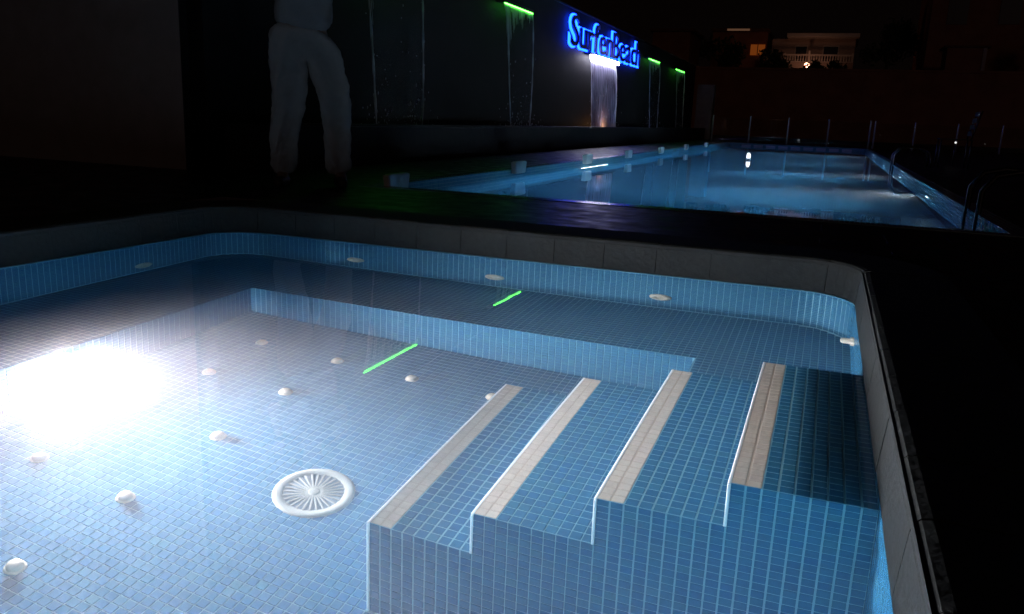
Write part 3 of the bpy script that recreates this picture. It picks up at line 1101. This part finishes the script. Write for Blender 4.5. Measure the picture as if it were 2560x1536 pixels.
for (hx, hy, hz) in ((-3.29, 4.30, 1.64), (-3.13, 4.40, 1.64)):
    for f_ in range(4):
        a = Vector((hx + (f_ - 1.5) * 0.016, hy, hz))
        bm = bmesh.new()
        tube(bm, [a + Vector((0, 0.01, -0.06)), a + Vector((0, -0.012, 0.0)), a + Vector((0, -0.004, 0.045 - 0.008 * abs(f_ - 1.3)))], [0.011, 0.010, 0.008], 7)
        bm_obj('finger', bm, skin_m, per, True)
    bm = bmesh.new()
    tube(bm, [Vector((hx - 0.02, hy, hz - 0.05)), Vector((hx - 0.04, hy - 0.02, hz - 0.02)), Vector((hx - 0.04, hy - 0.025, hz + 0.01))], [0.012, 0.011, 0.009], 7)
    bm_obj('thumb', bm, skin_m, per, True)

# ------------------------------------------------------------------ right side: ladder, chair, added glint float
def rail_pts(x, y, z):
    return [(x + 0.50, y, z), (x + 0.50, y, z + 0.12), (x + 0.46, y, z + 0.22), (x + 0.36, y, z + 0.28), (x + 0.18, y, z + 0.29), (x + 0.05, y, z + 0.26), (x - 0.02, y, z + 0.16), (x - 0.03, y, z - 0.9)]
lad = empty('pool_ladder', (1.1, 6.4, DZ), 'chrome handrails of the pool ladder at the near right edge of the lap pool', 'ladder')
for y in (6.14, 6.62):
    bm = bmesh.new(); tube(bm, rail_pts(0.99, y, DZ), 0.019, 10)
    bm_obj('handrail', bm, M['chrome'], lad, True)
for z in (-0.25, -0.5, -0.72):
    bm = bmesh.new(); box(bm, 0.90, 0.955, 6.14, 6.62, z, z + 0.02, 0.004)
    bm_obj('rung', bm, M['chrome'], lad)
lad2 = empty('pool_ladder', (1.1, 14.6, DZ), 'far chrome handrails of the second ladder on the right edge of the lap pool', 'ladder')
for y in (14.3, 14.8):
    bm = bmesh.new(); tube(bm, rail_pts(0.99, y, DZ), 0.019, 10)
    bm_obj('handrail', bm, M['chrome'], lad2, True)
for z in (-0.25, -0.5, -0.72):
    bm = bmesh.new(); box(bm, 0.90, 0.955, 14.3, 14.8, z, z + 0.02, 0.004)
    bm_obj('rung', bm, M['chrome'], lad2)
ch = empty('deck_chair', (1.8, 14.6, DZ), 'chrome framed chair standing on the dark deck right of the far ladder', 'chair')
for dx, dy in ((0, 0), (0.42, 0), (0, 0.42), (0.42, 0.42)):
    bm = bmesh.new(); tube(bm, [(1.6 + dx, 14.4 + dy, DZ), (1.6 + dx, 14.4 + dy, DZ + 0.43)], 0.012, 8)
    bm_obj('leg', bm, M['chrome'], ch, True)
for i in range(5):
    bm = bmesh.new(); box(bm, 1.58, 2.04, 14.4 + i * 0.09, 14.47 + i * 0.09, DZ + 0.432, DZ + 0.45, 0.003)
    bm_obj('seat_slat', bm, M['darkmetal'], ch)
for i in range(4):
    bm = bmesh.new(); box(bm, 1.995 + i * 0.022, 2.007 + i * 0.022, 14.4, 14.82, DZ + 0.50 + i * 0.1, DZ + 0.57 + i * 0.1, 0.003)
    bm_obj('back_slat', bm, M['chrome'], ch)
for dy in (0, 0.42):
    bm = bmesh.new(); tube(bm, [(2.0, 14.4 + dy, DZ + 0.43), (2.1, 14.4 + dy, DZ + 0.88)], 0.011, 8)
    bm_obj('back_post', bm, M['chrome'], ch, True)
fl = empty('glint_float', (-1.37, 15.54, ZLW), 'small glowing float added for a white glint on the lap pool water', 'float')
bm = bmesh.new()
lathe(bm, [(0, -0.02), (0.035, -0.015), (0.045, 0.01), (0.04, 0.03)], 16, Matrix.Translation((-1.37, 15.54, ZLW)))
bm_obj('glint_base', bm, M['white'], fl, True)
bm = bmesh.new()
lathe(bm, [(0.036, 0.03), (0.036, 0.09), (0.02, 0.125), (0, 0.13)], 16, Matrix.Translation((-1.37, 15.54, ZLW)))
bm_obj('glint_cap', bm, emit('painted glint', (0.85, 0.9, 1.0), 1.6), fl, True)  # made-up float; its glowing cap draws a glint on the water

# ------------------------------------------------------------------ fence at the far end
fen = empty('pool_fence', (0, 27.5, DZ), 'low glass fence with pale metal posts beyond the far end of the lap pool', 'fence')
PX = [-3.65, -2.48, -1.31, -0.12, 1.07, 1.20, 2.30, 3.45, 4.6, 5.75]
post_m = simple('pale metal post', (0.5, 0.48, 0.46), 0.35, 0.3)
for x in PX:
    bm = bmesh.new(); tube(bm, [(x, 27.5, DZ), (x, 27.5, DZ + 0.80), (x, 27.5, DZ + 0.83)], [0.028, 0.028, 0.02], 10)
    bm_obj('post', bm, post_m, fen, True)
for a, b in zip(PX, PX[1:]):
    if b - a < 0.3: continue
    bm = bmesh.new(); box(bm, a + 0.06, b - 0.06, 27.494, 27.506, DZ + 0.06, DZ + 0.76)
    bm_obj('glass_panel', bm, M['glass'], fen)
bm = bmesh.new(); box(bm, -4.64, -4.06, 30.02, 30.6, 0.13, 2.02, 0.01)
tag(bm_obj('end_pillar', bm, M['plaster']), 'pale square pillar at the far end of the black waterfall wall', 'pillar')

# ------------------------------------------------------------------ hillside and houses
rw = empty('retaining_wall', (5, 45, 0.1), 'long dim reddish retaining wall beyond the pool fence', 'wall')
bm = bmesh.new(); box(bm, -30, 40, 45, 45.5, 0.1, 3.5)
bm_obj('wall_body', bm, M['hillwall'], rw)
bm = bmesh.new(); box(bm, -30, 40, 44.94, 45.56, 3.502, 3.62, 0.01)
bm_obj('coping', bm, M['hillwall'], rw)
sheet('hillside', [(-300, 300, 45.45, 600)], 3.40, M['soil'])

hs = empty('terrace_house', (-2, 60, 3.4), 'terrace house with a white balustrade lit by a street lamp', 'house')
bm = bmesh.new(); box(bm, -4.6, 0.75, 61.2, 67, 3.4, 6.6)
bm_obj('wall', bm, M['farwall'], hs)
bm = bmesh.new(); box(bm, -4.6, 0.75, 59.98, 61.198, 3.4, 5.0)
bm_obj('terrace_base', bm, M['farwall'], hs)
bm = bmesh.new(); box(bm, -3.6, 0.95, 59.8, 67.2, 6.602, 6.85, 0.02)
bm_obj('cornice', bm, M['farwhite'], hs)
bm = bmesh.new(); box(bm, -3.7, 0.72, 60.02, 60.14, 5.42, 5.52, 0.01)
bm_obj('top_rail', bm, M['farwhite'], hs)
bm = bmesh.new(); box(bm, -3.7, 0.72, 60.02, 60.14, 5.002, 5.06, 0.01)
bm_obj('bottom_rail', bm, M['farwhite'], hs)
for i in range(26):
    x = -3.6 + i * 0.17
    bm = bmesh.new()
    lathe(bm, [(0.03, 0), (0.05, 0.1), (0.03, 0.25), (0.04, 0.36)], 6, Matrix.Translation((x, 60.08, 5.06)))
    bm_obj('baluster', bm, M['farwhite'], hs, True)
for x in (-3.65, -2.05, 0.66):
    bm = bmesh.new(); box(bm, x - 0.07, x + 0.07, 60.0, 60.16, 5.002, 5.75 if x == -2.05 else 5.6, 0.01)
    bm_obj('rail_post', bm, M['farwhite'], hs)
for x0, x1 in ((-3.0, -2.3), (-1.2, -0.3)):
    bm = bmesh.new(); box(bm, x0, x1, 61.15, 61.21, 5.0, 6.1)
    f_ = bm_obj('door', bm, M['darkmetal'], hs)
    bm = bmesh.new(); box(bm, x0 - 0.06, x1 + 0.06, 61.17, 61.198, 5.0, 6.18)
    g_ = bm_obj('door_frame', bm, M['farwhite'], hs)

lp = empty('street_lamp', (-2.08, 58.6, 3.4), 'lit street lamp shining below the balustrade of the terrace house', 'lamp')
bm = bmesh.new(); tube(bm, [(-2.08, 58.6, 3.4), (-2.08, 58.6, 4.55)], 0.04, 8)
bm_obj('pole', bm, M['darkmetal'], lp, True)
bm = bmesh.new(); bmesh.ops.create_uvsphere(bm, u_segments=16, v_segments=10, radius=0.17, matrix=Matrix.Translation((-2.08, 58.6, 4.69)))
bm_obj('globe', bm, emit('street lamp light', (1.0, 0.42, 0.24), 10), lp, True)

h2 = empty('hill_house', (-7, 62, 3.4), 'small dark house with an orange lit window and eaves painted as lit', 'house')
bm = bmesh.new(); box(bm, -8.6, -4.95, 60.5, 66, 3.4, 7.0)
bm_obj('wall', bm, M['hillwall'], h2)
bm = bmesh.new(); box(bm, -5.95, -5.0, 60.44, 60.495, 5.45, 6.15)
wn = bm_obj('window', bm, emit('orange window', (1.0, 0.22, 0.03), 0.10), h2)
bm = bmesh.new()
box(bm, -5.5, -5.45, 60.40, 60.437, 5.45, 6.15)
fr_ = bm_obj('mullion', bm, M['darkmetal'], wn)
bm = bmesh.new(); box(bm, -8.7, -4.85, 60.2, 66.2, 7.002, 7.2, 0.02)
bm_obj('roof', bm, M['farroof'], h2)
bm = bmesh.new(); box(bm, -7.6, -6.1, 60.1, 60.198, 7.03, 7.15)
bm_obj('eaves_painted_glow', bm, emit('painted eaves glow', (1.0, 0.50, 0.28), 0.07), h2)  # no lamp: light falling on the eaves, painted as a dim glowing strip

h3 = empty('gable_house', (-11, 50, 3.4), 'low brown house glimpsed above the far end of the black wall', 'house')
bm = bmesh.new(); box(bm, -10.6, -8.4, 50, 54, 3.4, 5.9)
bm_obj('wall', bm, M['hillwall'], h3)
bm = bmesh.new(); box(bm, -10.8, -8.2, 49.8, 54.2, 5.902, 6.05)
bm_obj('roof', bm, M['farroof'], h3)

h4 = empty('corner_house', (8, 52, 3.4), 'tall unlit house at the upper right corner', 'house')
bm = bmesh.new(); box(bm, 4.3, 14, 52, 60, 3.4, 10.5)
bm_obj('wall', bm, M['hillwall'], h4)
for x in (5.1, 7.6):
    bm = bmesh.new(); box(bm, x, x + 1.0, 51.95, 51.995, 6.5, 8.3)
    w_ = bm_obj('window', bm, M['darkmetal'], h4)
bm = bmesh.new(); box(bm, 4.1, 14.2, 51.8, 60.2, 10.502, 10.7)
bm_obj('roof', bm, M['farroof'], h4)
h5 = empty('garden_shed', (5.6, 46.5, 3.4), 'low brown shed on top of the retaining wall at the right', 'shed')
bm = bmesh.new(); box(bm, 4.75, 6.45, 46, 48, 3.4, 4.75)
bm_obj('wall', bm, M['hillwall'], h5)
bm = bmesh.new(); box(bm, 4.6, 6.6, 45.9, 48.1, 4.752, 4.85)
bm_obj('roof', bm, M['farroof'], h5)
bm = bmesh.new(); box(bm, 6.30, 6.46, 45.93, 45.998, 3.4, 4.75)
bm_obj('corner_post', bm, M['farwall'], h5)

def tree(x, y, z, h, r, label, seed, n=900, leaf=0.16):
    q = random.Random(seed)
    root = empty('garden_tree', (x, y, z), label, 'tree', 'trees on the hillside')
    bm = bmesh.new()
    tube(bm, [(x, y, z), (x + 0.05, y, z + h * 0.35), (x, y + 0.05, z + h * 0.7)], [0.12, 0.09, 0.04], 8)
    for k in range(5):
        a = q.uniform(0, 6.28)
        tube(bm, [(x + 0.03, y, z + h * (0.3 + 0.07 * k)), (x + r * 0.6 * math.cos(a), y + r * 0.6 * math.sin(a), z + h * (0.5 + 0.08 * k))], [0.05, 0.02], 6)
    bm_obj('trunk', bm, M['bark'], root, True)
    V, F = [], []
    lobes = [(q.gauss(0, r * .45), q.gauss(0, r * .45), q.uniform(.45, .95) * h, q.uniform(.3, .55) * r) for _ in range(9)]
    for _ in range(n):
        l = q.choice(lobes)
        d = Vector((q.gauss(0, 1), q.gauss(0, 1), q.gauss(0, 0.8))).normalized() * l[3] * q.random() ** 0.35
        c = Vector((x + l[0], y + l[1], z + l[2])) + d
        u = Vector((q.gauss(0, 1), q.gauss(0, 1), q.gauss(0, 1))).normalized(); v = u.orthogonal().normalized()
        s = leaf * q.uniform(.6, 1.3); k = len(V)
        V += [tuple(c - u * s), tuple(c + v * s * .45), tuple(c + u * s), tuple(c - v * s * .45)]
        F.append((k, k + 1, k + 2, k + 3))
    np_obj('crown', V, F, M['leaf'], root)
tree(-0.9, 57.6, 3.4, 1.5, 1.0, 'round bush in front of the terrace house, right of the street lamp', 1)
tree(-4.1, 57.5, 3.4, 1.9, 1.0, 'dark bush in front of the left end of the terrace house', 2)
tree(2.6, 57.0, 3.4, 3.6, 1.5, 'dark tree right of the terrace house', 3, 1300)
tree(-7.2, 56.0, 3.4, 2.4, 1.5, 'dark tree below the orange lit window', 4, 1100)
tree(10.5, 49.0, 3.4, 3.4, 1.8, 'dark tree on the hillside at the right edge', 5, 1300)

# tiny garden lamps far right
for (x, y, z, lb) in ((4.9, 20.0, 0.35, 'tiny white garden light, left of the pair at the far right'), (5.35, 20.0, 0.35, 'tiny white garden light, right of the pair at the far right'),
                      (1.95, 15.6, 0.52, 'tiny white garden light beside the far ladder')):
    root = empty('garden_light', (x, y, DZ), lb, 'garden light', 'tiny garden lights')
    bm = bmesh.new(); tube(bm, [(x, y, DZ), (x, y, z - 0.02)], 0.010, 6)
    bm_obj('stake', bm, M['darkmetal'], root, True)
    bm = bmesh.new(); bmesh.ops.create_icosphere(bm, subdivisions=2, radius=0.017, matrix=Matrix.Translation((x, y, z)))
    bm_obj('bulb', bm, emit('garden light glow', (0.9, 0.9, 0.85), 1.0), root, True)
